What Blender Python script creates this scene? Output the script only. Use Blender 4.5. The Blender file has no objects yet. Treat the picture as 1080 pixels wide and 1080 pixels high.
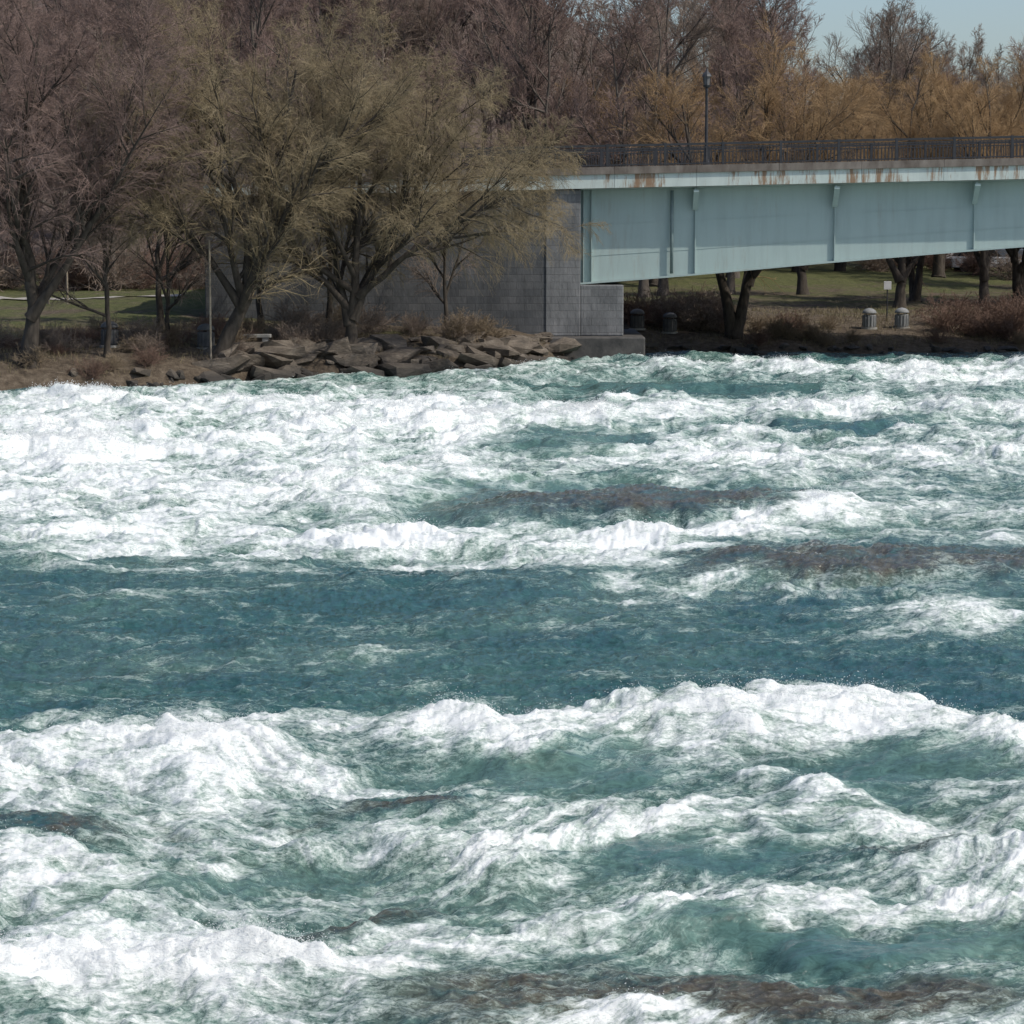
import bpy, bmesh, math, random
import numpy as np
from mathutils import Vector
random.seed(4); rng=np.random.default_rng(11)
S=bpy.context.scene
S.view_settings.view_transform='Standard'
try: S.view_settings.look='None'
except Exception: pass
S.view_settings.exposure=0
COL=S.collection
# ------------------------------------------------------------ world / sun
ELEV=50; AZ=116
w=bpy.data.worlds.new("World"); S.world=w; w.use_nodes=True
nt=w.node_tree; bg=nt.nodes['Background']
sky=nt.nodes.new('ShaderNodeTexSky'); sky.sky_type='NISHITA'; sky.sun_disc=False
sky.sun_elevation=math.radians(ELEV); sky.sun_rotation=math.radians(AZ)
sky.air_density=1.0; sky.dust_density=2.0; sky.ozone_density=3.0
nt.links.new(sky.outputs[0],bg.inputs[0]); bg.inputs[1].default_value=0.14
sd=Vector((math.cos(math.radians(ELEV))*math.sin(math.radians(AZ)),math.cos(math.radians(ELEV))*math.cos(math.radians(AZ)),math.sin(math.radians(ELEV))))
sl=bpy.data.lights.new('sun','SUN'); sl.energy=3.4; sl.angle=math.radians(0.5); sl.color=(1,0.95,0.87)
so=bpy.data.objects.new('sun',sl); COL.objects.link(so); so.rotation_euler=(-sd).to_track_quat('-Z','Y').to_euler(); so.location=(60,-40,80)
# ------------------------------------------------------------ camera
TH=math.atan(300/2700); CH=5.0
cam=bpy.data.cameras.new('camera'); co=bpy.data.objects.new('camera',cam); COL.objects.link(co)
co.location=(0,0,CH); co.rotation_euler=(math.pi/2-TH,0,0); cam.lens=90; cam.sensor_width=36; cam.clip_end=4000; cam.clip_start=0.5
S.camera=co
# ------------------------------------------------------------ helpers
def link(o,parent=None):
    COL.objects.link(o)
    if parent: o.parent=parent
    return o
def empty(name,loc=(0,0,0)):
    e=bpy.data.objects.new(name,None); e.location=loc; e.empty_display_size=0.5; COL.objects.link(e); return e
def np_mesh(name,V,F,mats,smooth=True,midx=None):
    me=bpy.data.meshes.new(name); V=np.asarray(V,dtype=np.float32); F=np.asarray(F,dtype=np.int32)
    k=F.shape[1]
    me.vertices.add(len(V)); me.vertices.foreach_set('co',V.ravel())
    me.loops.add(F.size); me.loops.foreach_set('vertex_index',F.ravel())
    me.polygons.add(len(F)); me.polygons.foreach_set('loop_start',np.arange(0,F.size,k,dtype=np.int32))
    try: me.polygons.foreach_set('loop_total',np.full(len(F),k,dtype=np.int32))
    except Exception: pass
    for m in mats: me.materials.append(m)
    if midx is not None: me.polygons.foreach_set('material_index',np.asarray(midx,dtype=np.int32))
    me.polygons.foreach_set('use_smooth',np.full(len(F),smooth))
    me.update(calc_edges=True); return me
class Geo:
    def __init__(s): s.v=[]; s.f=[]
    def box(s,x0,x1,y0,y1,z0,z1):
        b=len(s.v); s.v+=[(x0,y0,z0),(x1,y0,z0),(x1,y1,z0),(x0,y1,z0),(x0,y0,z1),(x1,y0,z1),(x1,y1,z1),(x0,y1,z1)]
        s.f+=[(b,b+3,b+2,b+1),(b+4,b+5,b+6,b+7),(b,b+1,b+5,b+4),(b+1,b+2,b+6,b+5),(b+2,b+3,b+7,b+6),(b+3,b,b+4,b+7)]
    def prism(s,prof,y0,y1,axis='y'):
        b=len(s.v); n=len(prof)
        for y in (y0,y1):
            for p in prof:
                s.v.append((p[0],y,p[1]) if axis=='y' else (y,p[0],p[1]))
        s.f.append(tuple(range(b,b+n))); s.f.append(tuple(range(b+2*n-1,b+n-1,-1)))
        for i in range(n):
            j=(i+1)%n; s.f.append((b+i,b+n+i,b+n+j,b+j))
    def lathe(s,prof,cx,cy,cz,n=16):
        b=len(s.v)
        for r,z in prof:
            for i in range(n):
                a=2*math.pi*i/n; s.v.append((cx+r*math.cos(a),cy+r*math.sin(a),cz+z))
        for k in range(len(prof)-1):
            for i in range(n):
                j=(i+1)%n; s.f.append((b+k*n+i,b+k*n+j,b+(k+1)*n+j,b+(k+1)*n+i))
        s.f.append(tuple(b+i for i in range(n))[::-1]); e=b+(len(prof)-1)*n; s.f.append(tuple(e+i for i in range(n)))
    def obj(s,name,mat,parent=None,bevel=0,smooth=False):
        me=bpy.data.meshes.new(name); me.from_pydata(s.v,[],s.f); me.materials.append(mat)
        bm=bmesh.new(); bm.from_mesh(me); bmesh.ops.recalc_face_normals(bm,faces=bm.faces); bm.to_mesh(me); bm.free()
        if smooth:
            for p in me.polygons: p.use_smooth=True
        o=link(bpy.data.objects.new(name,me),parent)
        if bevel:
            m=o.modifiers.new('bevel','BEVEL'); m.width=bevel; m.segments=2; m.limit_method='ANGLE'
        return o
class NM:
    def __init__(s,name):
        s.m=bpy.data.materials.new(name); s.m.use_nodes=True; s.t=s.m.node_tree; s.n=s.t.nodes; s.b=s.n['Principled BSDF']
        s.geo=s.n.new('ShaderNodeNewGeometry')
    def L(s,a,b): s.t.links.new(a,b)
    def vec(s,scale=(1,1,1),obj=False,rot=0,src=None):
        mp=s.n.new('ShaderNodeMapping'); mp.inputs['Scale'].default_value=scale; mp.inputs['Rotation'].default_value=(0,0,rot)
        if src is not None: s.L(src,mp.inputs[0])
        elif obj:
            tc=s.n.new('ShaderNodeTexCoord'); s.L(tc.outputs['Object'],mp.inputs[0])
        else: s.L(s.geo.outputs['Position'],mp.inputs[0])
        return mp.outputs[0]
    def noise(s,v,scale,detail=5,rough=.6,dist=0):
        n=s.n.new('ShaderNodeTexNoise'); n.inputs['Scale'].default_value=scale; n.inputs['Detail'].default_value=detail
        n.inputs['Roughness'].default_value=rough; n.inputs['Distortion'].default_value=dist; s.L(v,n.inputs['Vector']); return n.outputs['Fac']
    def math(s,op,a,b=None,c=None,clamp=False):
        n=s.n.new('ShaderNodeMath'); n.operation=op; n.use_clamp=clamp
        for i,x in enumerate((a,b,c)):
            if x is None: continue
            if isinstance(x,(int,float)): n.inputs[i].default_value=x
            else: s.L(x,n.inputs[i])
        return n.outputs[0]
    def ramp(s,f,stops):
        r=s.n.new('ShaderNodeValToRGB'); e=r.color_ramp.elements
        while len(e)<len(stops): e.new(0.5)
        for i,(p,c) in enumerate(stops):
            e[i].position=p; e[i].color=(c[0],c[1],c[2],1) if not isinstance(c,(int,float)) else (c,c,c,1)
        s.L(f,r.inputs[0]); return r.outputs[0]
    def mix(s,f,a,b,mode='MIX'):
        n=s.n.new('ShaderNodeMix'); n.data_type='RGBA'; n.blend_type=mode
        for inp,x in ((n.inputs[0],f),(n.inputs[6],a),(n.inputs[7],b)):
            if isinstance(x,(int,float)): inp.default_value=x
            elif isinstance(x,tuple): inp.default_value=(x[0],x[1],x[2],1)
            else: s.L(x,inp)
        return n.outputs[2]
    def bump(s,h,strength,dist):
        b=s.n.new('ShaderNodeBump'); b.inputs['Distance'].default_value=dist
        if isinstance(strength,(int,float)): b.inputs['Strength'].default_value=strength
        else: s.L(strength,b.inputs['Strength'])
        s.L(h,b.inputs['Height']); s.L(b.outputs[0],s.b.inputs['Normal']); return b
    def attr(s,name,out='Fac'):
        a=s.n.new('ShaderNodeAttribute'); a.attribute_name=name; return a.outputs[out]
    def col(s,c): 
        if isinstance(c,tuple): s.b.inputs['Base Color'].default_value=(c[0],c[1],c[2],1)
        else: s.L(c,s.b.inputs['Base Color'])
    def rough(s,r):
        if isinstance(r,(int,float)): s.b.inputs['Roughness'].default_value=r
        else: s.L(r,s.b.inputs['Roughness'])
def noisy(name,c1,c2,scale=3,rough=.8,bump=0.3,dist=.02,stretch=(1,1,1),obj=False,metal=0):
    m=NM(name); v=m.vec(stretch,obj); f=m.noise(v,scale,6,.65)
    m.col(m.ramp(f,[(0.32,c1),(0.68,c2)])); m.rough(rough); m.b.inputs['Metallic'].default_value=metal
    m.b.inputs['Specular IOR Level'].default_value=0.25
    if bump: m.bump(m.noise(v,scale*5,4,.6),bump,dist)
    return m.m
# --- numpy noise
ANG=rng.random((256,256)).astype(np.float32)*2*np.pi; GC=np.cos(ANG); GS=np.sin(ANG)
def pn(x,y,seed=0):
    x=x+seed*17.31; y=y+seed*9.73
    ix=np.floor(x).astype(np.int32); iy=np.floor(y).astype(np.int32); fx=x-ix; fy=y-iy
    u=fx*fx*fx*(fx*(fx*6-15)+10); v=fy*fy*fy*(fy*(fy*6-15)+10)
    def g(a,b,dx,dy):
        i=(ix+a)&255; j=(iy+b)&255; return GC[i,j]*dx+GS[i,j]*dy
    n0=g(0,0,fx,fy)*(1-u)+g(1,0,fx-1,fy)*u; n1=g(0,1,fx,fy-1)*(1-u)+g(1,1,fx-1,fy-1)*u
    return (n0*(1-v)+n1*v)*1.45
def fbm(x,y,o=4,seed=0,g=.5):
    s=0;a=1;t=0
    for k in range(o): s=s+a*pn(x,y,seed+k); t+=a; a*=g; x=x*2.03; y=y*2.03
    return s/t*1.3
def sst(x,a,b):
    t=np.clip((x-a)/(b-a),0,1); return t*t*(3-2*t)
# ------------------------------------------------------------ terrain
BX=[-400,-60,-30,-15.7,-13.1,-10.3,-8.4,-4.5,-1.3,1.2,2.6,4,6,13.5,20.4,40,90,400]
BY=[60,66,73,79.5,81,82.5,84.6,87.3,88.8,92.5,96.5,101.5,102.6,103,103.6,105,110,130]
def terr(x,y):
    x=np.asarray(x,dtype=np.float64); y=np.asarray(y,dtype=np.float64)
    yb=np.interp(x,BX,BY); d=y-yb+0.5*fbm(x*.6,y*.6,3,3)
    zl=np.interp(d,[-400,-3,0,0.6,2,6,15,40,400],[-1.3,-1.3,-.05,.35,.75,1.2,1.6,1.95,2.4])
    zr=np.interp(d,[-400,-3,0,1,3,7,15,40,400],[-1.3,-1.3,-.05,.25,.7,1.15,1.45,1.8,2.4])
    z=zl+(zr-zl)*sst(x,2,5)
    z=z+0.10*fbm(x*.9,y*.9,3,5)*sst(d,0.3,2)+.3*fbm(x*.08,y*.08,2,8)*sst(d,8,20)
    hill=34*sst(y,128,330)*(1-sst(x-0.02*(y-130),-12,48))
    z=z+hill
    near=np.interp(y,[2,6,11],[3.3,3.0,-1.3]); z=np.where(y<30,np.maximum(near,-1.3),z)
    return z
def T(x,y): return float(terr(x,y))
xs=np.concatenate([-np.geomspace(900,46,40),np.arange(-45,45.1,.4),np.geomspace(46,900,40)])
ys=np.concatenate([np.linspace(-60,8,12),np.linspace(10,74,20),np.arange(75,130,.4),np.arange(130,340,4),np.geomspace(345,2500,25)])
GX,GY=np.meshgrid(xs,ys); Z=terr(GX,GY); nx=len(xs); ny=len(ys)
def gridfaces(ny,nx):
    i=np.arange((ny-1)*(nx-1)); r=i//(nx-1); c=i%(nx-1); a=r*nx+c
    return np.stack([a,a+1,a+nx+1,a+nx],1)
m=NM('ground_soil_grass'); v=m.vec()
sep=m.n.new('ShaderNodeSeparateXYZ'); m.L(m.geo.outputs['Position'],sep.inputs[0])
n1=m.noise(v,.35,6,.65,.3); n2=m.noise(v,3.5,6,.7); n3=m.noise(v,18,4,.7)
soil=m.ramp(n2,[(.3,(.045,.036,.028)),(.5,(.11,.086,.062)),(.72,(.19,.155,.115))])
grass=m.ramp(n2,[(.3,(.055,.062,.026)),(.55,(.105,.112,.045)),(.75,(.17,.15,.075))])
gmask=m.math('ADD',m.math('MULTIPLY',sep.outputs[2],.75),m.math('MULTIPLY',n1,2.8))
gm=m.ramp(m.math('SUBTRACT',gmask,2.25,clamp=True),[(.05,0.),(.6,.95)])
hillm=m.ramp(m.math('MULTIPLY',sep.outputs[2],.1,clamp=True),[(.25,0.),(.36,1.)])
c=m.mix(gm,soil,grass); c=m.mix(hillm,c,m.ramp(n2,[(.3,(.08,.06,.05)),(.7,(.17,.13,.11))]))
m.col(c); m.rough(.95); m.b.inputs['Specular IOR Level'].default_value=.1
m.bump(m.math('ADD',n2,n3),.8,.08)
ground=link(bpy.data.objects.new('ground',np_mesh('ground',np.stack([GX.ravel(),GY.ravel(),Z.ravel()],1),gridfaces(ny,nx),[m.m])))
px=np.linspace(-60,-14.6,60); pc=114+0.6*np.sin(px*.15)
row=[np.stack([px,pc+o,terr(px,pc+o)+.05],1) for o in (-.8,-.3,.3,.8)]
link(bpy.data.objects.new('footpath',np_mesh('footpath',np.concatenate(row),gridfaces(4,60),[noisy('path_concrete',(.26,.235,.20),(.36,.33,.29),4)])))
# ------------------------------------------------------------ river
yr=[9.0]
while yr[-1]<108: 
    y=yr[-1]; yr.append(y+max(0.012,min(1.15*y*y/13500,.125)))
yr=np.array(yr)
tc=np.concatenate([-np.geomspace(1.5,.242,36),np.linspace(-.24,.24,980),np.geomspace(.242,1.5,36)])
TT,Y=np.meshgrid(tc,yr); X=(TT*Y).astype(np.float32); Y=Y.astype(np.float32)
# river survey map: plan position -> (U,V) survey sheet coordinates in which the rapids were charted
dep=Y*math.cos(TH)+CH*math.sin(TH); V=540-2700*(Y*math.sin(TH)-CH*math.cos(TH))/dep; U=540+2700*X/dep
wx=fbm(X*.35,Y*.22,3,21); wy=fbm(X*.45,Y*.25,3,25); wf=fbm(X*1.3,Y*.9,3,27)
sc=np.clip((V-360)/500,.12,1)
U=U+60*wx+18*wf; V=V+ (34*wy+18*wf)*sc
def blob(u,v,ru,rv,sl=0):
    q=((U-u)/ru)**2+((V-v-sl*(U-u))/rv)**2
    return np.exp(-q**1.5)
F=np.interp(V,[365,400,420,560,600,640,735,775,1120],[.20,.31,.36,.34,.14,.08,.07,.42,.45])
for b in [(250,485,340,78,.24),(60,500,180,75,.12),(480,442,130,30,.12),(200,570,270,18,.3,-.02),(560,575,360,16,.35,-.02),
 (780,556,130,14,.35,-.15),(930,540,90,12,.35),(800,432,300,12,.2),(900,492,220,11,.2),(720,482,90,9,.25),(1000,402,100,9,.35),(820,388,70,7,.4),
 (540,594,180,10,.35),(640,615,40,10,.4),(850,614,180,12,.42),(1010,648,120,25,.5),(420,690,60,5,.25),(300,640,70,5,.2),(200,700,80,4,.2),(600,655,80,4,.2),(150,625,90,6,.2),
 (690,535,215,18,-.42),(930,592,210,13,-.36),(950,376,160,6,-.25),(700,412,140,8,-.35),(620,470,100,10,-.4),(900,455,120,8,-.3),(100,413,170,5,-.4),(560,385,120,8,-.2),
 (600,815,110,16,-.34),(420,850,80,14,-.35),(40,880,75,14,-.4),(950,825,130,22,-.32),(760,905,130,16,-.36),(1020,920,110,10,-.3),
 (640,915,90,15,-.15),(230,925,150,14,-.25),(370,992,120,12,-.38,-.1),(130,1040,260,60,.2),(900,1000,240,18,-.45),(780,1058,330,28,-.42),
 (1020,1005,70,12,.25),(700,1090,130,14,.4),(350,800,80,10,-.2)]:
    F=F+b[4]*blob(b[0],b[1],b[2],b[3],b[5] if len(b)>5 else 0)
rock=np.zeros_like(F)
for b in [(700,538,210,14,1.15),(940,596,220,15,1.35),(420,850,70,12,.85),(40,882,80,15,1.15),(1020,920,100,11,.75),(370,992,110,13,.95,-.1),(780,1068,350,32,1.3),(300,852,50,7,.5),(170,862,50,6,.5)]:
    rock=rock+b[4]*blob(b[0],b[1],b[2],b[3],b[5] if len(b)>5 else 0)
slick=np.clip(1.0*blob(900,1002,240,19)+1.0*blob(510,534,100,18)+.9*blob(700,526,210,14)+.8*blob(760,905,140,18)+.8*blob(600,815,120,17)+.7*blob(950,825,140,22)+.7*blob(680,412,130,8)+.7*blob(620,470,100,10)+.5*blob(230,925,140,14)+.5*blob(900,455,120,8),0,1)
def crest(pu,pv,up,down,amp,w1,w2,h,off=0):
    vc=np.interp(U,pu,pv); d=V-vc
    f=sst(d,-up,up*.3)*np.exp(-(np.maximum(d,0)/down)**2)*amp
    hh=h*np.where(d<off,np.exp(-((d-off)/w1)**2),np.exp(-((d-off)/w2)**2))
    return f,hh
Hc=0
for a in [([-300,0,200,260,380,480,560,640,800,900,1000,1080,1400],[800,800,800,775,750,765,778,757,745,748,768,808,830],16,42,.34,22,46,.22,8),
          ([-300,0,200,450,600,800,870,950,1080,1400],[930,915,905,888,880,852,842,870,915,940],16,34,.38,20,44,.17,6),
          ([-300,0,250,400,560,800,940,1080,1400],[1060,1050,1040,1030,995,968,960,970,990],14,22,.44,20,34,.15,6),
          ([-300,0,300,600,900,1400],[425,425,430,440,432,440],5,14,.25,6,12,.26,3),
          ([-300,0,300,600,900,1400],[468,470,462,455,470,462],6,20,.2,8,14,.28,3),
          ([-300,0,200,400,560,800,1400],[520,515,525,512,500,490,490],7,20,.15,9,16,.22,3),
          ([-300,600,800,900,1400],[385,388,393,392,390],4,8,.3,5,8,.30,2)]:
    f,h=crest(*a); nn=np.clip(.5+1.1*fbm(X*.3,Y*.2,2,int(a[5]+a[2])),0,1.2); F=F+f*(.5+.7*nn); Hc=Hc+h*(.45+.7*nn)
F=np.clip(F,0,.78)
def ridge(x,y,s,o=1):
    n=fbm(x,y,o,s); return 1.08-np.minimum(np.sqrt(n*n*4.6+.012),1.15)
xr=X*.97+Y*.15; yr2=Y*.97-X*.18
wxx=.5*fbm(X*.8,Y*.8,2,51); wyy=.5*fbm(X*.8,Y*.8,2,53)
bend=fbm(X*.16,Y*.16,2,57)*2.2+fbm(X*.55,Y*.55,2,59)*.55
al=xr+.4*wxx; ac=yr2+bend
s1_=fbm(xr*.30+wxx*.3,yr2*.42+wyy*.3,2,61); r2=ridge(xr*.75+wxx,yr2*1.0+wyy,63,2); r3=ridge(al*1.3,ac*2.6,65,2)
s2_=fbm(xr*.85+wxx,yr2*1.1+wyy,2,68)
b1=fbm(al*1.5,ac*2.6,2,71); b2=np.abs(fbm(al*3.6,ac*6,2,73)); b3=fbm(al*8,ac*14,3,75,.7)
far=sst(Y,35,85); Fc=np.clip(F,0,1)
A=.055+.13*Fc+.08*far
H=Hc+A*(1.5*s1_*(1+far*.5)+.9*s2_+.35*(r2-.5)+.25*(r3-.5)*(1-slick)) + Fc*(1-slick)*(.05*b1+.05*b2+.020*b3)*(1-.35*far)
H=H+(1-.7*slick)*(.032*fbm(xr*1.3,yr2*2.2,3,81)+.026*ridge(xr*2.6,yr2*4.4,83)+.013*ridge(xr*6,yr2*9,85))
rkc=np.clip(rock,0,1)
H=H*(1-.5*rkc)+rkc*(.08*fbm(X*1.1,Y*1.1,4,111)+.025*ridge(X*4,Y*4,115)) + .36*blob(690,540,230,15)+.22*blob(940,598,210,14)+.15*blob(420,854,80,16)+.17*blob(40,886,80,18)+.12*blob(1020,924,110,14)+.14*blob(780,1070,340,30)+.13*blob(370,996,110,14,-.1)+.1*blob(900,1000,220,18)
yb=np.interp(X,BX,BY); H=H*(1-.75*sst(Y-yb,-3,0))-.03
foam=F+.30*fbm(al*.45,ac*.95,4,91)+.12*(r2-.6)+.16*(r3-.5)+.5*s1_*np.clip(F,0.1,.6)+.28*fbm(al*2.,ac*5.0,4,95,.6)*np.clip(.3+F,0,1)
foam=foam-.15*rkc*(foam>.3)-.15*slick
foam=np.clip(foam,-.15,1.05)
aer=np.clip(F*1.1+.5*fbm(X*.3,Y*.3,3,97)+.45*slick,0,1)
Vv=np.stack([X.ravel(),Y.ravel(),H.ravel()],1)
m=NM('river_water')
fo=m.attr('foam'); rk=m.attr('rock'); ae=m.attr('aer'); sk=m.attr('slick'); st=m.attr('flow','Vector')
vs=m.vec((.42,1.15,1),src=st); v2=m.vec((.8,1,1.5),rot=-.2)
nA=m.noise(vs,2.8,8,.74,.6); nB=m.noise(v2,8,7,.76,1.2); nC=m.noise(v2,36,4,.72,.5); nW=m.noise(vs,5.5,5,.65,1.8)
web=m.math('SUBTRACT',1.0,m.math('ABSOLUTE',m.math('MULTIPLY_ADD',nW,9.0,-4.5)),clamp=True)
calmf=m.math('SUBTRACT',1.0,m.math('MULTIPLY',sk,.5))
det=m.math('ADD',m.math('MULTIPLY_ADD',nA,1.3,-.65),m.math('ADD',m.math('MULTIPLY_ADD',nB,1.1,-.55),m.math('MULTIPLY_ADD',nC,.65,-.325)))
det=m.math('MULTIPLY',det,calmf)
val=m.math('ADD',fo,m.math('ADD',det,m.math('MULTIPLY',web,.17)),clamp=True)
nL=m.noise(vs,.25,4,.6)
deep=m.mix(m.ramp(nL,[(.4,0.),(.65,1.)]),(.030,.100,.106),(.044,.128,.118))
deep=m.mix(ae,deep,(.14,.235,.185))
deep=m.mix(m.math('MULTIPLY',m.ramp(nB,[(.35,.55),(.65,1.3)]),.85),(0.,0.,0.),deep)
rc=m.ramp(nB,[(.32,(.028,.022,.014)),(.48,(.078,.060,.038)),(.62,(.145,.12,.085)),(.76,(.33,.32,.28))])
rmask=m.math('MULTIPLY',rk,m.ramp(m.noise(v2,1.4,6,.7,.8),[(.33,.1),(.55,1.)]))
deep=m.mix(m.ramp(rmask,[(.10,0.),(.85,.88)]),deep,rc)
f1=m.ramp(val,[(.17,0.),(.40,.22),(.62,.60),(.90,1.)])
foamc=m.ramp(val,[(.3,(.26,.375,.32)),(.5,(.46,.56,.495)),(.72,(.67,.725,.68)),(.98,(.85,.865,.835))])
m.col(m.mix(f1,deep,foamc)); m.rough(m.ramp(f1,[(0,.07),(.4,.4),(1,.75)]))
m.b.inputs['IOR'].default_value=1.33
m.bump(m.math('ADD',m.math('MULTIPLY',nA,.9),m.math('ADD',m.math('MULTIPLY',nB,.55),m.math('MULTIPLY',nC,.22))),m.math('MULTIPLY_ADD',sk,-.5,.7),.065)
me=np_mesh('river_water',Vv,gridfaces(len(yr),len(tc)),[m.m])
for nme,arr in (('foam',foam),('rock',rkc),('aer',aer),('slick',slick)):
    at=me.attributes.new(nme,'FLOAT','POINT'); at.data.foreach_set('value',arr.astype(np.float32).ravel())
at=me.attributes.new('flow','FLOAT_VECTOR','POINT'); at.data.foreach_set('vector',np.stack([al.ravel(),ac.ravel(),H.ravel()*1.5],1).astype(np.float32).ravel())
link(bpy.data.objects.new('river_water',me))
prob=(np.clip(foam-.6,0,.5)*np.clip(H-.10,0,.5)*(np.abs(TT)<.24)*(Y<yb-1)*(Y/30)).ravel(); prob/=prob.sum()
N=80000; idx=rng.choice(len(prob),N,p=prob); P=Vv[idx].astype(np.float64)
P[:,0]+=rng.normal(0,.06,N); P[:,1]+=rng.normal(0,.06,N); P[:,2]+=np.abs(rng.exponential(.034,N))
sz=rng.uniform(.0016,.0045,N)*np.clip(P[:,1]/28,.7,2.2)
tet=np.array([[1,1,1],[1,-1,-1],[-1,1,-1],[-1,-1,1]],dtype=float)
SV=(P[:,None,:]+tet[None]*sz[:,None,None]).reshape(-1,3); bi=np.arange(N)*4
SF=np.concatenate([np.stack([bi+a,bi+b,bi+c],1) for a,b,c in ((0,1,2),(0,3,1),(0,2,3),(1,3,2))])
link(bpy.data.objects.new('water_spray',np_mesh('water_spray',SV,SF,[noisy('spray_white',(.7,.74,.72),(.8,.8,.79),3,.5,0)])))
# ------------------------------------------------------------ bridge
bridge=empty('road_bridge',(0,0,0))
def paint(name,c1,c2,rust=.5,lo=.52):
    m=NM(name); v=m.vec((1,1,1)); vs=m.vec((2.2,2.2,.25)); f=m.noise(v,.8,6,.65); st=m.noise(vs,2.8,6,.75); st2=m.noise(m.vec((.35,1,.2)),1.1,3,.6)
    c=m.mix(f,c1,c2); c=m.mix(m.ramp(m.noise(vs,1.0,5,.7),[(.45,0.),(.8,.5)]),c,(.25,.29,.28))
    c=m.mix(m.math('MULTIPLY',m.ramp(m.math('MULTIPLY',st,m.ramp(st2,[(.35,.6),(.65,1.2)])),[(lo,0.),(lo+.12,1.)]),rust),c,(.24,.13,.06)); m.col(c); m.rough(.55); m.b.inputs['Specular IOR Level'].default_value=.3; return m.m
teal=paint('bridge_girder_paint',(.33,.42,.40),(.40,.475,.45),.15,.56); pale=paint('bridge_fascia_paint',(.46,.53,.49),(.58,.63,.58),.9,.47)
def stonemat(name,c1,c2,mo):
    st=NM(name); sp=st.n.new('ShaderNodeSeparateXYZ'); st.L(st.geo.outputs['Position'],sp.inputs[0])
    cb=st.n.new('ShaderNodeCombineXYZ'); st.L(st.math('ADD',sp.outputs[0],sp.outputs[1]),cb.inputs[0]); st.L(sp.outputs[2],cb.inputs[1])
    br=st.n.new('ShaderNodeTexBrick'); st.L(cb.outputs[0],br.inputs['Vector']); br.inputs['Scale'].default_value=1.0; br.inputs['Brick Width'].default_value=.62; br.inputs['Row Height'].default_value=.27
    br.inputs['Mortar Size'].default_value=.010; br.inputs['Mortar Smooth'].default_value=.6
    for k,c in (('Color1',c1),('Color2',c2),('Mortar',mo)): br.inputs[k].default_value=(*c,1)
    sv=st.vec((1,1,.35)); st.col(st.mix(.9,br.outputs[0],st.ramp(st.noise(sv,.8,8,.78),[(.3,(.35,.35,.35)),(.5,(.85,.85,.83)),(.72,(1.5,1.45,1.4))]),'MULTIPLY')); st.rough(.9)
    st.bump(st.math('ADD',st.math('MULTIPLY',br.outputs['Fac'],-.5),st.noise(sv,8,5,.7)),.7,.035); return st.m
stone=stonemat('abutment_stone_shaded',(.075,.079,.084),(.105,.107,.11),(.06,.06,.063))  # same stone as the pilaster, with the trees' shade put into its darker colour
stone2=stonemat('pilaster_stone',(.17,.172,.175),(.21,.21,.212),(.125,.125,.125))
conc=noisy('bridge_concrete',(.22,.21,.19),(.36,.35,.32),1.5,.9,.3)
kerb_m=noisy('stained_kerb',(.10,.08,.065),(.24,.21,.18),2.0,.9,.3,.02,(1,1,.4))
rail_m=noisy('railing_paint',(.03,.032,.036),(.055,.055,.058),6,.5,0)
asph=noisy('asphalt',(.04,.04,.042),(.065,.065,.065),8,.9,.4)
SL=.0216; X0=2.56
def zt(x): return 7.06+SL*(x-X0)
XE=62
gx=np.linspace(X0,XE,60); zb=np.interp(gx,[2.56,6.4,12.1,19.2,26,32,38,50,62],[2.94,3.24,3.76,4.34,4.72,4.85,4.75,4.1,2.9])
def gird(y,name):
    g=Geo()
    for i in range(len(gx)-1):
        g.prism([(gx[i],zb[i]),(gx[i+1],zb[i+1]),(gx[i+1],zt(gx[i+1])-.66),(gx[i],zt(gx[i])-.66)],y,y+.03)
    g.obj(name,teal,bridge)
    g=Geo()
    for i in range(len(gx)-1):
        g.prism([(gx[i],zb[i]-.07),(gx[i+1],zb[i+1]-.07),(gx[i+1],zb[i+1]-.003),(gx[i],zb[i]-.003)],y-.2,y+.23)
    def zbt(x): return float(np.interp(x,gx,zb))
    for x in [X0+.12,X0+.42]: g.box(x,x+.03,y-.17,y-.002,zbt(x)+.003,zt(x)-.69)
    for k in range(12):
        x=6.87+5.24*k
        if x>XE-1: break
        g.box(x,x+.035,y-.12,y-.002,zbt(x)+.003,zt(x)-.69)
        g.prism([(y-.002,zt(x)-.69),(y-.74,zt(x)-.69),(y-.74,zt(x)-.80),(y-.12,zt(x)-1.45),(y-.002,zt(x)-1.45)],x-.05,x+.0-.012,axis='x')
        g.prism([(y-.14,zt(x)-1.5),(y-.78,zt(x)-.83),(y-.78,zt(x)-.75),(y-.14,zt(x)-1.38)],x-.1,x+.1,axis='x')
    for i in range(len(gx)-1):
        for fr in (.38,.72):
            za=zbt(gx[i])*fr+(zt(gx[i])-.66)*(1-fr); zc=zbt(gx[i+1])*fr+(zt(gx[i+1])-.66)*(1-fr)
            g.prism([(gx[i],za),(gx[i+1],zc),(gx[i+1],zc+.02),(gx[i],za+.02)],y-.012,y-.002)
    g.obj(name+'_flanges',teal,bridge)
gird(96.85,'front_girder'); gird(101.6,'rear_girder')
XL=-11.5
def sloped(x0,x1,y0,y1,dz0,dz1,name,mat,n=1):
    g=Geo()
    e=np.linspace(x0,x1,n+1)
    for i in range(n):
        a,b=e[i],e[i+1]-.012*(n>1); g.prism([(a,zt(a)+dz0),(b,zt(b)+dz0),(b,zt(b)+dz1),(a,zt(a)+dz1)],y0,y1)
    return g.obj(name,mat,bridge)
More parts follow.
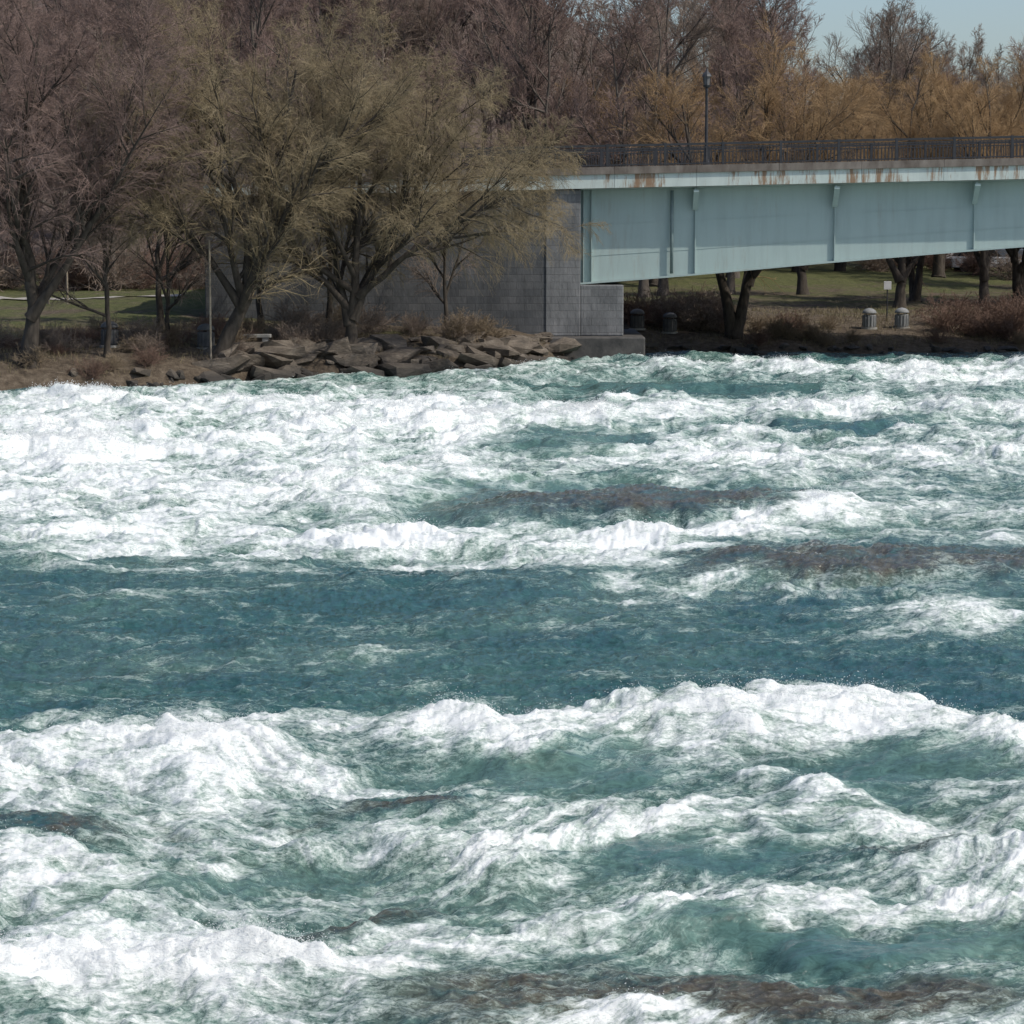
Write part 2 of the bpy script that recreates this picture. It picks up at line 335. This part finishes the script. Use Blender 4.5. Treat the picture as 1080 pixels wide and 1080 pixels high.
sloped(XL,XE,96.0,96.25,-.62,-.12,'fascia',pale,24); sloped(XL,XE,95.93,96.4,-.115,.16,'fascia_kerb',kerb_m,24)
sloped(XL,XE,102.75,103,-.62,.0,'rear_fascia',pale,24)
sloped(XL,XE,96.26,102.74,-.63,-.13,'deck_slab',conc); sloped(XL,XE,97.6,101.6,-.125,-.08,'road_surface',asph)
sloped(XL,XE,96.41,97.6,-.125,.02,'pavement',conc)
sloped(X0,XE,96.27,96.8,-.66,-.635,'soffit',teal)
for yy,nm in ((96.12,'front_railing'),(102.85,'rear_railing')):
    g=Geo(); x=XL
    while x<XE:
        z=zt(x); g.box(x,x+.028,yy-.014,yy+.014,z+.24,z+.86); x+=.135
    x=XL
    while x<XE:
        z=zt(x); g.box(x-.05,x+.05,yy-.05,yy+.05,z+(.162 if nm[0]=='f' else .002),z+1.0); x+=2.15
    for a,b in ((.20,.25),(.80,.84),(.90,.98)):
        g.prism([(XL,zt(XL)+a),(XE,zt(XE)+a),(XE,zt(XE)+b),(XL,zt(XL)+b)],yy-.035,yy+.035)
    g.obj(nm,rail_m,bridge)
g=Geo(); g.lathe([(.06,0),(.06,3.1)],6.0,96.7,3.28,12); g.obj('drain_pipe',noisy('pipe_grey',(.14,.19,.19),(.20,.25,.24),3,.5,0),bridge,smooth=True)
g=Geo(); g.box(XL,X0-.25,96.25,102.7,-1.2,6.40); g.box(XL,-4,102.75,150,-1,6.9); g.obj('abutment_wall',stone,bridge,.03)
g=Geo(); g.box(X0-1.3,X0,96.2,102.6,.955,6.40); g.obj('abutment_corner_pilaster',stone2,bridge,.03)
g=Geo(); g.box(X0+.003,X0+1.62,96.22,102.5,.955,2.86); g.obj('bearing_pedestal',stone2,bridge,.04)
g=Geo(); g.box(X0-1.6,X0+2.4,95.4,102.9,-1.2,.95); g.obj('footing_block',noisy('wet_stone',(.05,.048,.045),(.12,.11,.10),2,.6,.5),bridge,.06)
def street_lamp(x,y,z):
    e=empty('street_lamp',(x,y,z)); g=Geo()
    g.lathe([(.13,0),(.13,.25),(.08,.35),(.06,.8),(.045,2.9),(.06,2.95),(.04,3.0)],0,0,0,12); g.obj('post',rail_m,e,smooth=True)
    g=Geo(); g.lathe([(.07,3.0),(.13,3.05),(.15,3.1)],0,0,0,8); g.lathe([(.19,3.42),(.15,3.5),(.06,3.6),(.02,3.72)],0,0,0,8)
    for k in range(4):
        a=k*math.pi/2; g.box(.13*math.cos(a)-.012,.13*math.cos(a)+.012,.13*math.sin(a)-.012,.13*math.sin(a)+.012,3.1,3.42)
    g.obj('lantern_frame',rail_m,e)
    g=Geo(); g.lathe([(.10,3.1),(.125,3.42)],0,0,0,8); g.obj('lantern_glass',noisy('lamp_glass',(.12,.12,.12),(.16,.16,.16),3,.2,0),e)
street_lamp(7.27,96.75,zt(7.27)+.02); street_lamp(30,96.75,zt(30)+.02)
# ------------------------------------------------------------ trees
def nrm(a): return a/np.maximum(np.linalg.norm(a,axis=-1,keepdims=True),1e-9)
def grow(P,D,L,R,K,wob,trop,taper,r):
    pts=[P]; d=D; p=P
    for k in range(K-1):
        d=nrm(d+wob*r.normal(size=D.shape)+np.asarray(trop)[None]/(K-1)); p=p+d*(L/(K-1))[:,None]; pts.append(p)
    pts=np.stack(pts,1); t=np.linspace(0,1,K)[None]; rad=R[:,None]*(1-(1-taper)*t)
    return pts,rad
def kids(pts,rad,L,M,t0,ang,asd,lr,rr,r,up=0):
    N,K,_=pts.shape; t=t0+(1-t0)*((np.arange(M)[None]+r.random((N,M)))/M); t=np.clip(t,0,.999)
    s=t*(K-1); i=s.astype(int); f=(s-i)[...,None]; n=np.arange(N)[:,None]
    p=pts[n,i]*(1-f)+pts[n,i+1]*f; tan=nrm(pts[n,i+1]-pts[n,i]); rd=rad[n,i]
    q=r.normal(size=p.shape); q[...,2]+=up; q=nrm(q-(q*tan).sum(-1,keepdims=True)*tan); a=np.radians(r.normal(ang,asd,(N,M)))[...,None]
    D=nrm(np.cos(a)*tan+np.sin(a)*q); ln=(L[:,None]*lr*(1.15-.6*t)*r.uniform(.7,1.3,(N,M)))
    return p.reshape(-1,3),D.reshape(-1,3),ln.ravel(),np.minimum(rd*.8,(rad[:,:1]*rr)*np.ones_like(rd)).ravel()
def tube(pts,rad,Sd):
    N,K,_=pts.shape; t=nrm(np.gradient(pts,axis=1)); ref=np.array([.31,.88,.36]); a=nrm(np.cross(t,ref)); b=np.cross(t,a)
    an=np.arange(Sd)*2*np.pi/Sd; v=pts[:,:,None]+rad[:,:,None,None]*(np.cos(an)[None,None,:,None]*a[:,:,None]+np.sin(an)[None,None,:,None]*b[:,:,None])
    n,k,s=np.meshgrid(np.arange(N),np.arange(K-1),np.arange(Sd),indexing='ij'); s2=(s+1)%Sd
    i=lambda n,k,s:(n*K+k)*Sd+s
    q=np.stack([i(n,k,s),i(n,k,s2),i(n,k+1,s2),i(n,k+1,s)],-1).reshape(-1,4); return v.reshape(-1,3),q
def tree_mesh(name,seed,trunks,R,mats,M=(8,8,9,10),Lr=(.5,.5,.45,.45),ang=(38,34,34,34),droop=(.0,.0,-.2,-.5),tw=.009,t0=.42,L0=None,up=.5,asd=13):
    r=np.random.default_rng(seed); parts=[]
    tr=[]; 
    for tp in trunks:
        tp=np.array(tp,dtype=float); s=np.linspace(0,1,len(tp)); q=np.linspace(0,1,12)
        c=np.stack([np.interp(q,s,tp[:,j]) for j in range(3)],1); c[1:-1]=(c[:-2]+c[1:-1]*2+c[2:])/4; c[2:]+=r.normal(0,.04,(10,3)); tr.append(c)
    P=np.stack(tr); L=np.linalg.norm(np.diff(P,axis=1),axis=2).sum(1); 
    q=np.linspace(0,1,12)[None]; rad=np.array(R)[:,None]*(1.0+.45*np.exp(-q*16)-.88*q)
    parts.append((P,rad,9,0)); LL=np.full(len(P),L0 if L0 else L.mean()); 
    spec=[(8,.055,6,.2),(6,.07,4,.2),(5,.08,3,.3),(4,.09,3,.5)]
    pts=P
    for l in range(4):
        K,wob,Sd,tap=spec[l]
        p,D,ln,rr=kids(pts,rad,LL,M[l],t0 if l==0 else .10,ang[l],asd,Lr[l],(.42,.42,.42,.5)[l],r,up if l<2 else .15)
        if l==2: rr=np.maximum(rr*.8,tw*1.2)
        if l==3: rr=np.full_like(rr,tw)*r.uniform(.6,1.1,len(rr))
        pts,rad=grow(p,D,ln,rr,K,wob,(0,0,droop[l]),tap,r); LL=ln
        parts.append((pts,rad,Sd,0 if l<2 else 1))
    V=[];Q=[];MI=[];o=0
    for pts,rad,Sd,mi in parts:
        v,q=tube(pts,rad,Sd); V.append(v); Q.append(q+o); MI.append(np.full(len(q),mi)); o+=len(v)
    return np_mesh(name,np.concatenate(V),np.concatenate(Q),mats,True,np.concatenate(MI))
def bark(n,a,b): return noisy(n,a,b,6,.95,.5,.02,(1,1,.3),True)
bk=bark('bark_dark',(.035,.028,.022),(.09,.075,.06)); bkg=bark('bark_grey',(.07,.058,.048),(.14,.12,.10))
tw_ol=noisy('twigs_olive',(.215,.17,.10),(.32,.255,.155),.8,.85,0); tw_br=noisy('twigs_brown',(.19,.145,.11),(.28,.22,.175),.5,.85,0)
tw_pu=noisy('twigs_purple_brown',(.175,.12,.10),(.26,.185,.155),.5,.85,0); tw_or=noisy('twigs_willow_orange',(.29,.185,.095),(.40,.27,.14),.6,.85,0)
def place(me,name,x,y,rot=0,s=1,parent=None,dz=-.1,sz=None):
    o=bpy.data.objects.new(name,me); o.location=(x,y,T(x,y)+dz); o.rotation_euler=(0,0,rot); o.scale=(s,s,s*(sz or 1)); return link(o,parent)
mA=tree_mesh('tree_left',21,[[(0,0,0),(.2,.1,2.5),(-.1,0,5),(.5,0,10.5)],[(.1,0,1.6),(1.5,-.2,3.6),(3.0,-.2,6),(4.0,0,9.5)]],[.27,.16],[bk,tw_pu],(13,10,10,11),(.52,.55,.5,.6),tw=.0062,t0=.26,up=.3,L0=9.5)
place(mA,'bare_tree',-15.4,81.5)
mB=tree_mesh('tree_mid',22,[[(0,0,0),(.5,0,1.3),(1.3,.1,3.0),(1.9,.3,5.2),(2.6,.3,9.6)],[(1.0,.02,2.5),(.9,-.2,4.6),(.3,-.4,7.0),(-.6,-.6,9.6)],[(1.3,.1,3.0),(2.4,.4,4.6),(3.6,.6,6.4),(4.8,.5,8.6)],[(.7,0,1.9),(-.6,-.3,3.9),(-2.0,-.5,5.4),(-3.0,-.5,7.4)]],[.29,.16,.16,.13],[bk,tw_ol],(10,9,10,12),(.52,.56,.52,.62),ang=(38,36,38,40),droop=(.1,0,-.15,-.3),tw=.0054,t0=.24,L0=8.6,up=.2)
place(mB,'bare_tree',-9.7,84.9)
mC=tree_mesh('tree_willow',23,[[(0,0,0),(.1,0,1.6),(.3,0,4.2),(.6,0,9.6)],[(.1,0,1.2),(1.0,.2,3.4),(2.2,.3,5.4),(3.6,.3,8.2)],[(0,0,1.0),(-.5,.2,3.2),(-1.0,.3,5.6),(-1.8,.2,8.8)],[(.3,0,2.0),(1.9,-.5,3.4),(3.8,-.7,4.6),(5.6,-.9,5.2)]],[.24,.15,.15,.13],[bk,tw_ol],(10,9,10,12),(.50,.56,.52,.62),ang=(38,36,38,40),droop=(.05,-.15,-.4,-.7),tw=.0054,t0=.22,L0=8.8,up=.2)
place(mC,'willow_tree',-5.6,88.4)
mD=tree_mesh('tree_thin',24,[[(0,0,0),(.05,0,2),(-.1,0,4),(.1,0,7)]],[.10],[bk,tw_br],(12,8,8,9),(.5,.5,.45,.6),tw=.007,t0=.2)
place(mD,'bare_tree',-13.2,83.5); place(mD,'bare_tree',-11.6,86.5,2.0,.9); place(mD,'bare_tree',-9.0,92,3.0,1.15); place(mD,'bare_tree',-12.6,92,4.0,1.25); place(mD,'bare_tree',-6.6,92.5,1.0,1.2); place(mD,'bare_tree',-2.4,92.6,5.0,.95)
g1=tree_mesh('bare_tree_a',31,[[(0,0,0),(.1,0,4),(0,.2,9),(.3,0,15)]],[.24],[bkg,tw_br],(12,8,8,9),(.46,.5,.5,.65),droop=(.35,.15,.05,0),tw=.012,t0=.25,up=.6)
g2=tree_mesh('bare_tree_b',32,[[(0,0,0),(-.1,0,3),(.3,.2,6),(.8,0,13)],[(0,0,2.5),(-.8,0,5),(-1.4,0,9),(-1.9,0,13)]],[.25,.17],[bkg,tw_pu],(8,8,8,8),(.46,.5,.5,.65),droop=(.35,.15,.05,0),tw=.012,t0=.28,up=.6)
g3=tree_mesh('bare_tree_c',33,[[(0,0,0),(.1,0,4),(.4,.2,9),(.1,0,14)]],[.22],[bkg,tw_pu],(13,8,8,9),(.42,.5,.5,.65),droop=(.45,.2,.05,0),tw=.012,t0=.22,up=.8)
gw=tree_mesh('willow_a',34,[[(0,0,0),(-.5,0,2.4),(-1.5,0,5.5),(-2.2,0,9.5)],[(0,0,.1),(.4,0,1.5),(1.1,.1,4.0),(1.5,.2,10)],[(.6,0,2.2),(1.6,-.3,5),(3.4,-.3,8.5)]],[.27,.30,.14],[bk,tw_or],(9,9,9,9),(.46,.56,.58,.75),ang=(36,30,30,26),droop=(.3,.05,-.2,-.45),tw=.0062,t0=.30,L0=9.5,up=.5)
gw2=tree_mesh('willow_b',35,[[(0,0,0),(.2,0,2.0),(0,0,5.5),(.6,0,10.5)],[(0,0,1.6),(-1.1,0,3.5),(-2.6,.1,6.5),(-3.2,.1,9)],[(.1,0,1.6),(1.6,0,3.6),(3.0,.1,7.8)]],[.30,.19,.17],[bk,tw_or],(9,9,9,9),(.46,.56,.58,.75),ang=(36,30,30,26),droop=(.3,.05,-.2,-.45),tw=.0062,t0=.3,L0=9.5,up=.5)
place(gw,'willow_tree',9.1,105.2,0,1.0)
for (x,y,me,s,rz) in [(17.5,116,gw2,.85,.3),(19.0,121,gw,.8,2),(21.5,117,gw2,.85,1.2),(14.5,128,gw2,.9,2.6),(24.5,124,gw,.9,4),(27.5,118,gw2,1,5),(32,122,gw,1,1)]:
    place(me,'willow_tree',x,y,rz,s)
wil=empty('distant_willow_trees')
rr=random.Random(5)
for k in range(15):
    x=5+k*3.1+rr.uniform(-1,1); y=rr.uniform(136,158); place(rr.choice([gw,gw2]),'willow',x,y,rr.uniform(0,6.28),rr.uniform(.85,1.08),wil)
far_=empty('woodland_trees')
for k in range(95):
    y=rr.uniform(122,245); x=rr.uniform(-.25*y-4,.09*y); 
    if x>-13 and y<152 and x<-2: continue
    place(rr.choice([g1,g2,g3]),'tree',x,y,rr.uniform(0,6.28),rr.uniform(.85,1.2),far_)
for k in range(24):
    y=rr.uniform(175,225); x=rr.uniform(.07*y,.26*y); place(rr.choice([g1,g2,g3]),'tree',x,y,rr.uniform(0,6.28),rr.uniform(.82,1.05),far_)
def shrub_mesh(name,seed,mat,n=26,h=1.3,spread=.7):
    r=np.random.default_rng(seed); P=np.c_[r.normal(0,.18,(n,2)),np.zeros(n)]; D=nrm(np.c_[r.normal(0,spread,(n,2)),np.ones(n)]); L=r.uniform(.6,1.1,n)*h; R=np.full(n,.014)
    pts,rad=grow(P,D,L,R,5,.12,(0,0,-.2),.4,r); parts=[(pts,rad,4)]
    for l,(M,lr) in enumerate(((8,.5),(7,.45))):
        p,Dd,ln,q=kids(pts,rad,L,M,.2,38,10,lr,.6,r,.2); q=np.full_like(q,.0075 if l else .009); pts,rad=grow(p,Dd,ln,q,4,.15,(0,0,-.2),.5,r); L=ln; parts.append((pts,rad,3))
    V=[];Q=[];o=0
    for a,b,s in parts:
        v,q=tube(a,b,s); V.append(v);Q.append(q+o);o+=len(v)
    return np_mesh(name,np.concatenate(V),np.concatenate(Q),[mat])
tw_rd=noisy('twigs_reddish',(.13,.08,.06),(.22,.145,.11),1,.85,0); tw_dry=noisy('twigs_dry',(.16,.12,.08),(.27,.21,.14),1,.85,0)
s1=shrub_mesh('shrub_a',41,tw_rd); s2=shrub_mesh('shrub_b',42,tw_dry); s3=shrub_mesh('shrub_c',43,tw_br)
sh=empty('riverbank_shrubs')
def scatter(n,xa,xb,da,db,ms,sa,sb):
    for k in range(n):
        x=rr.uniform(xa,xb); y=float(np.interp(x,BX,BY))+rr.uniform(da,db)
        if XL-.6<x<5 and 94.8<y<103.5: continue
        place(rr.choice(ms),'shrub',x,y,rr.uniform(0,6.28),rr.uniform(sa,sb),sh,-.05)
scatter(95,-24,-9,.4,7,[s1,s2,s3],.3,.75); scatter(22,-9,1,3.0,8,[s2,s3],.4,.9)
scatter(26,4.8,9,3,7,[s1,s3],.7,1.1); scatter(40,9.5,26,1,4,[s1,s2],.35,.7); scatter(22,18,27,2,6,[s1],.8,1.3)
scatter(50,-38,-12,44,54,[s3,s1],1.3,2.2); scatter(30,4,40,44,60,[s1,s3],1.0,1.7)
N=34000; gxp=rng.uniform(-26,28,N); gyp=np.interp(gxp,BX,BY)+rng.uniform(.5,12,N); gz=terr(gxp,gyp)
keep=~((gxp>XL-.2)&(gxp<5)&(gyp>95))&(fbm(gxp*.7,gyp*.7,2,99)>-.1); gxp,gyp,gz=gxp[keep],gyp[keep],gz[keep]; N=len(gxp)
hh=rng.uniform(.08,.28,N); an=rng.uniform(0,6.28,N); ww=.010; lx=rng.normal(0,.09,N); ly=rng.normal(0,.09,N)
GV=np.stack([np.c_[gxp-ww*np.cos(an),gyp-ww*np.sin(an),gz-.02],np.c_[gxp+ww*np.cos(an),gyp+ww*np.sin(an),gz-.02],np.c_[gxp+lx,gyp+ly,gz+hh]],1).reshape(-1,3)
link(bpy.data.objects.new('riverbank_grass',np_mesh('riverbank_grass',GV,np.arange(3*N).reshape(-1,3),[noisy('dry_grass',(.12,.10,.05),(.26,.215,.13),1.2,.9,0)])))
# ------------------------------------------------------------ bank rocks
bm=bmesh.new()
def rockat(x,y,z,sx,sy,sz,rz,tilt=0):
    vs=[]
    for i in range(17):
        q=[max(-1,min(1,random.gauss(0,1)*.9)) for _ in range(3)]
        l=max(abs(c) for c in q)+1e-6; q=[c/l*random.uniform(.78,1) for c in q]
        X_=q[0]*sx;Y_=q[1]*sy;Z_=q[2]*sz+tilt*X_; vs.append(bm.verts.new((x+X_*math.cos(rz)-Y_*math.sin(rz),y+X_*math.sin(rz)+Y_*math.cos(rz),z+Z_)))
    res=bmesh.ops.convex_hull(bm,input=vs); 
    dl=[e for e in res['geom_interior'] if isinstance(e,bmesh.types.BMVert)]
    if dl: bmesh.ops.delete(bm,geom=dl,context='VERTS')
for k in range(230):
    x=random.uniform(-9.8,2.6); y=float(np.interp(x,BX,BY)); d=random.uniform(-.6,3.6); 
    sx=random.choice([random.uniform(.12,.35),random.uniform(.25,.6),random.uniform(.5,1.05)]); rockat(x,y+d,max(.03,T(x,y+d)-.04)+random.uniform(-.03,.12),sx,sx*random.uniform(.5,.85),sx*random.uniform(.25,.45),random.uniform(-1.2,1.2),random.uniform(-.3,.3))
for k in range(110):
    x=random.choice([random.uniform(-24,-9.6),random.uniform(4,26)]); y=float(np.interp(x,BX,BY)); d=random.uniform(-.5,.8); sx=random.uniform(.1,.45); rockat(x,y+d,T(x,y+d)+.03,sx,sx*.7,random.uniform(.06,.18),random.uniform(0,3),random.uniform(-.3,.3))
me=bpy.data.meshes.new('riverbank_rocks'); bmesh.ops.recalc_face_normals(bm,faces=bm.faces); bm.to_mesh(me); bm.free()
m=NM('bank_rock'); v=m.vec((1,1,3)); f=m.noise(v,1.6,7,.75); sp=m.n.new('ShaderNodeSeparateXYZ'); m.L(m.geo.outputs['Position'],sp.inputs[0])
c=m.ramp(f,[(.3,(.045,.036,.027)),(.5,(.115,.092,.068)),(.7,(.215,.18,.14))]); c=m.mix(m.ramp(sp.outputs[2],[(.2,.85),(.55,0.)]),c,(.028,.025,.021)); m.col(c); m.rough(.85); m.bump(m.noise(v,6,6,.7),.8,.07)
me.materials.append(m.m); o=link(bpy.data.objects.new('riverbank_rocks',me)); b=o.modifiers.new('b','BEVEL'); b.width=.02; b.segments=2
# ------------------------------------------------------------ small objects
bin_d=noisy('bin_dark',(.07,.07,.07),(.13,.125,.12),5,.7,.1); bin_l=noisy('bin_grey',(.20,.21,.21),(.28,.28,.28),5,.7,.1)
def litter_bin(x,y,mat):
    e=empty('litter_bin',(x,y,T(x,y)-.03)); 
    g=Geo(); g.lathe([(.34,0),(.34,.08)],0,0,0,20); g.obj('base_slab',conc,e)
    g=Geo(); g.lathe([(.24,.08),(.26,.12),(.27,.58),(.25,.60)],0,0,0,20)
    for k in range(14):
        a=k*2*math.pi/14; g.box(.275*math.cos(a)-.02,.275*math.cos(a)+.02,.275*math.sin(a)-.02,.275*math.sin(a)+.02,.12,.58)
    g.obj('body',mat,e)
    g=Geo(); g.lathe([(.30,.66),(.30,.70),(.26,.78),(.16,.85),(.03,.88)],0,0,0,20); g.obj('lid',mat,e,smooth=True)
    g=Geo()
    for k in range(4):
        a=k*math.pi/2+.4; g.box(.22*math.cos(a)-.02,.22*math.cos(a)+.02,.22*math.sin(a)-.02,.22*math.sin(a)+.02,.60,.66)
    g.obj('lid_supports',mat,e)
BINS=((5.15,105.5,bin_d),(6.5,105.6,bin_d),(14.9,107,bin_l),(16.3,107.3,bin_l),(-13.4,85.4,bin_d),(-10.3,86.3,bin_d))
for x,y,mt in BINS: litter_bin(x,y,mt)
for o in list(sh.children):      # keep the bins clear of shrubs
    if any(abs(o.location.x-bx)<.55+.3*o.scale[0] and -3.2<o.location.y-by<1.0 for bx,by,_ in BINS): bpy.data.objects.remove(o)
wood=noisy('weathered_wood',(.22,.18,.13),(.34,.29,.22),5,.9,.3)
def post(x,y,h,r=.05):
    g=Geo(); g.lathe([(r,-.1),(r,h-.04),(r*.6,h)],0,0,0,10); o=g.obj('wooden_post',wood); o.location=(x,y,T(x,y))
post(-19.6,108.5,1.6); post(-18.7,108.0,1.6,.045); post(-9.9,84.2,4.1,.035)
def sign(x,y):
    e=empty('park_sign',(x,y,T(x,y))); g=Geo(); g.lathe([(.03,-.1),(.03,1.7)],0,0,0,8); g.obj('post',rail_m,e)
    g=Geo(); g.box(-.16,.16,-.05,-.032,1.3,1.65); g.obj('panel',noisy('sign_white',(.5,.5,.5),(.6,.6,.6),3,.5,0),e,.01)
sign(16.0,109.5)
g=Geo(); g.box(-.55,.55,-.2,.2,.34,.46); g.box(-.45,-.25,-.17,.17,-.2,.338); g.box(.25,.45,-.17,.17,-.2,.338); o=g.obj('stone_bench',conc,None,.02); o.location=(-8.8,87.8,T(-8.8,87.8))
def car(x,y,rot,c):
    e=empty('parked_car',(x,y,T(x,y)+.02)); e.rotation_euler=(0,0,rot)
    pm=NM('car_paint'); pm.col(c); pm.rough(.25); gl=NM('car_glass'); gl.col((.02,.025,.03)); gl.rough(.08); ty=NM('tyre'); ty.col((.02,.02,.02)); ty.rough(.8)
    g=Geo(); g.prism([(-2.15,.3),(2.15,.3),(2.2,.62),(2.05,.82),(1.1,.95),(-1.9,.98),(-2.2,.85)],-.88,.88); g.obj('body',pm.m,e,.06)
    g=Geo(); g.prism([(-1.85,.96),(1.05,.94),(.35,1.42),(-1.35,1.46)],-.74,.74); g.obj('windows',gl.m,e,.03)
    g=Geo(); g.box(-1.32,.33,-.72,.72,1.44,1.49)
    for xx in (-.5,): g.prism([(xx-.04,.97),(xx+.04,.97),(xx+.04,1.45),(xx-.04,1.45)],-.755,.755)
    g.obj('roof',pm.m,e,.02)
    g=Geo()
    for xx in (-1.35,1.35):
        for yy in (-.9,.72):
            n=14; g.prism([(xx+.32*math.cos(2*math.pi*i/n),.32+.32*math.sin(2*math.pi*i/n)) for i in range(n)],yy,yy+.18)
    g.obj('wheels',ty.m,e)
car(26.0,160,.1,(.5,.5,.51)); car(34.5,172,-.1,(.12,.13,.15)); car(28.8,157,.05,(.5,.5,.51)); car(21,172,.1,(.10,.02,.02))
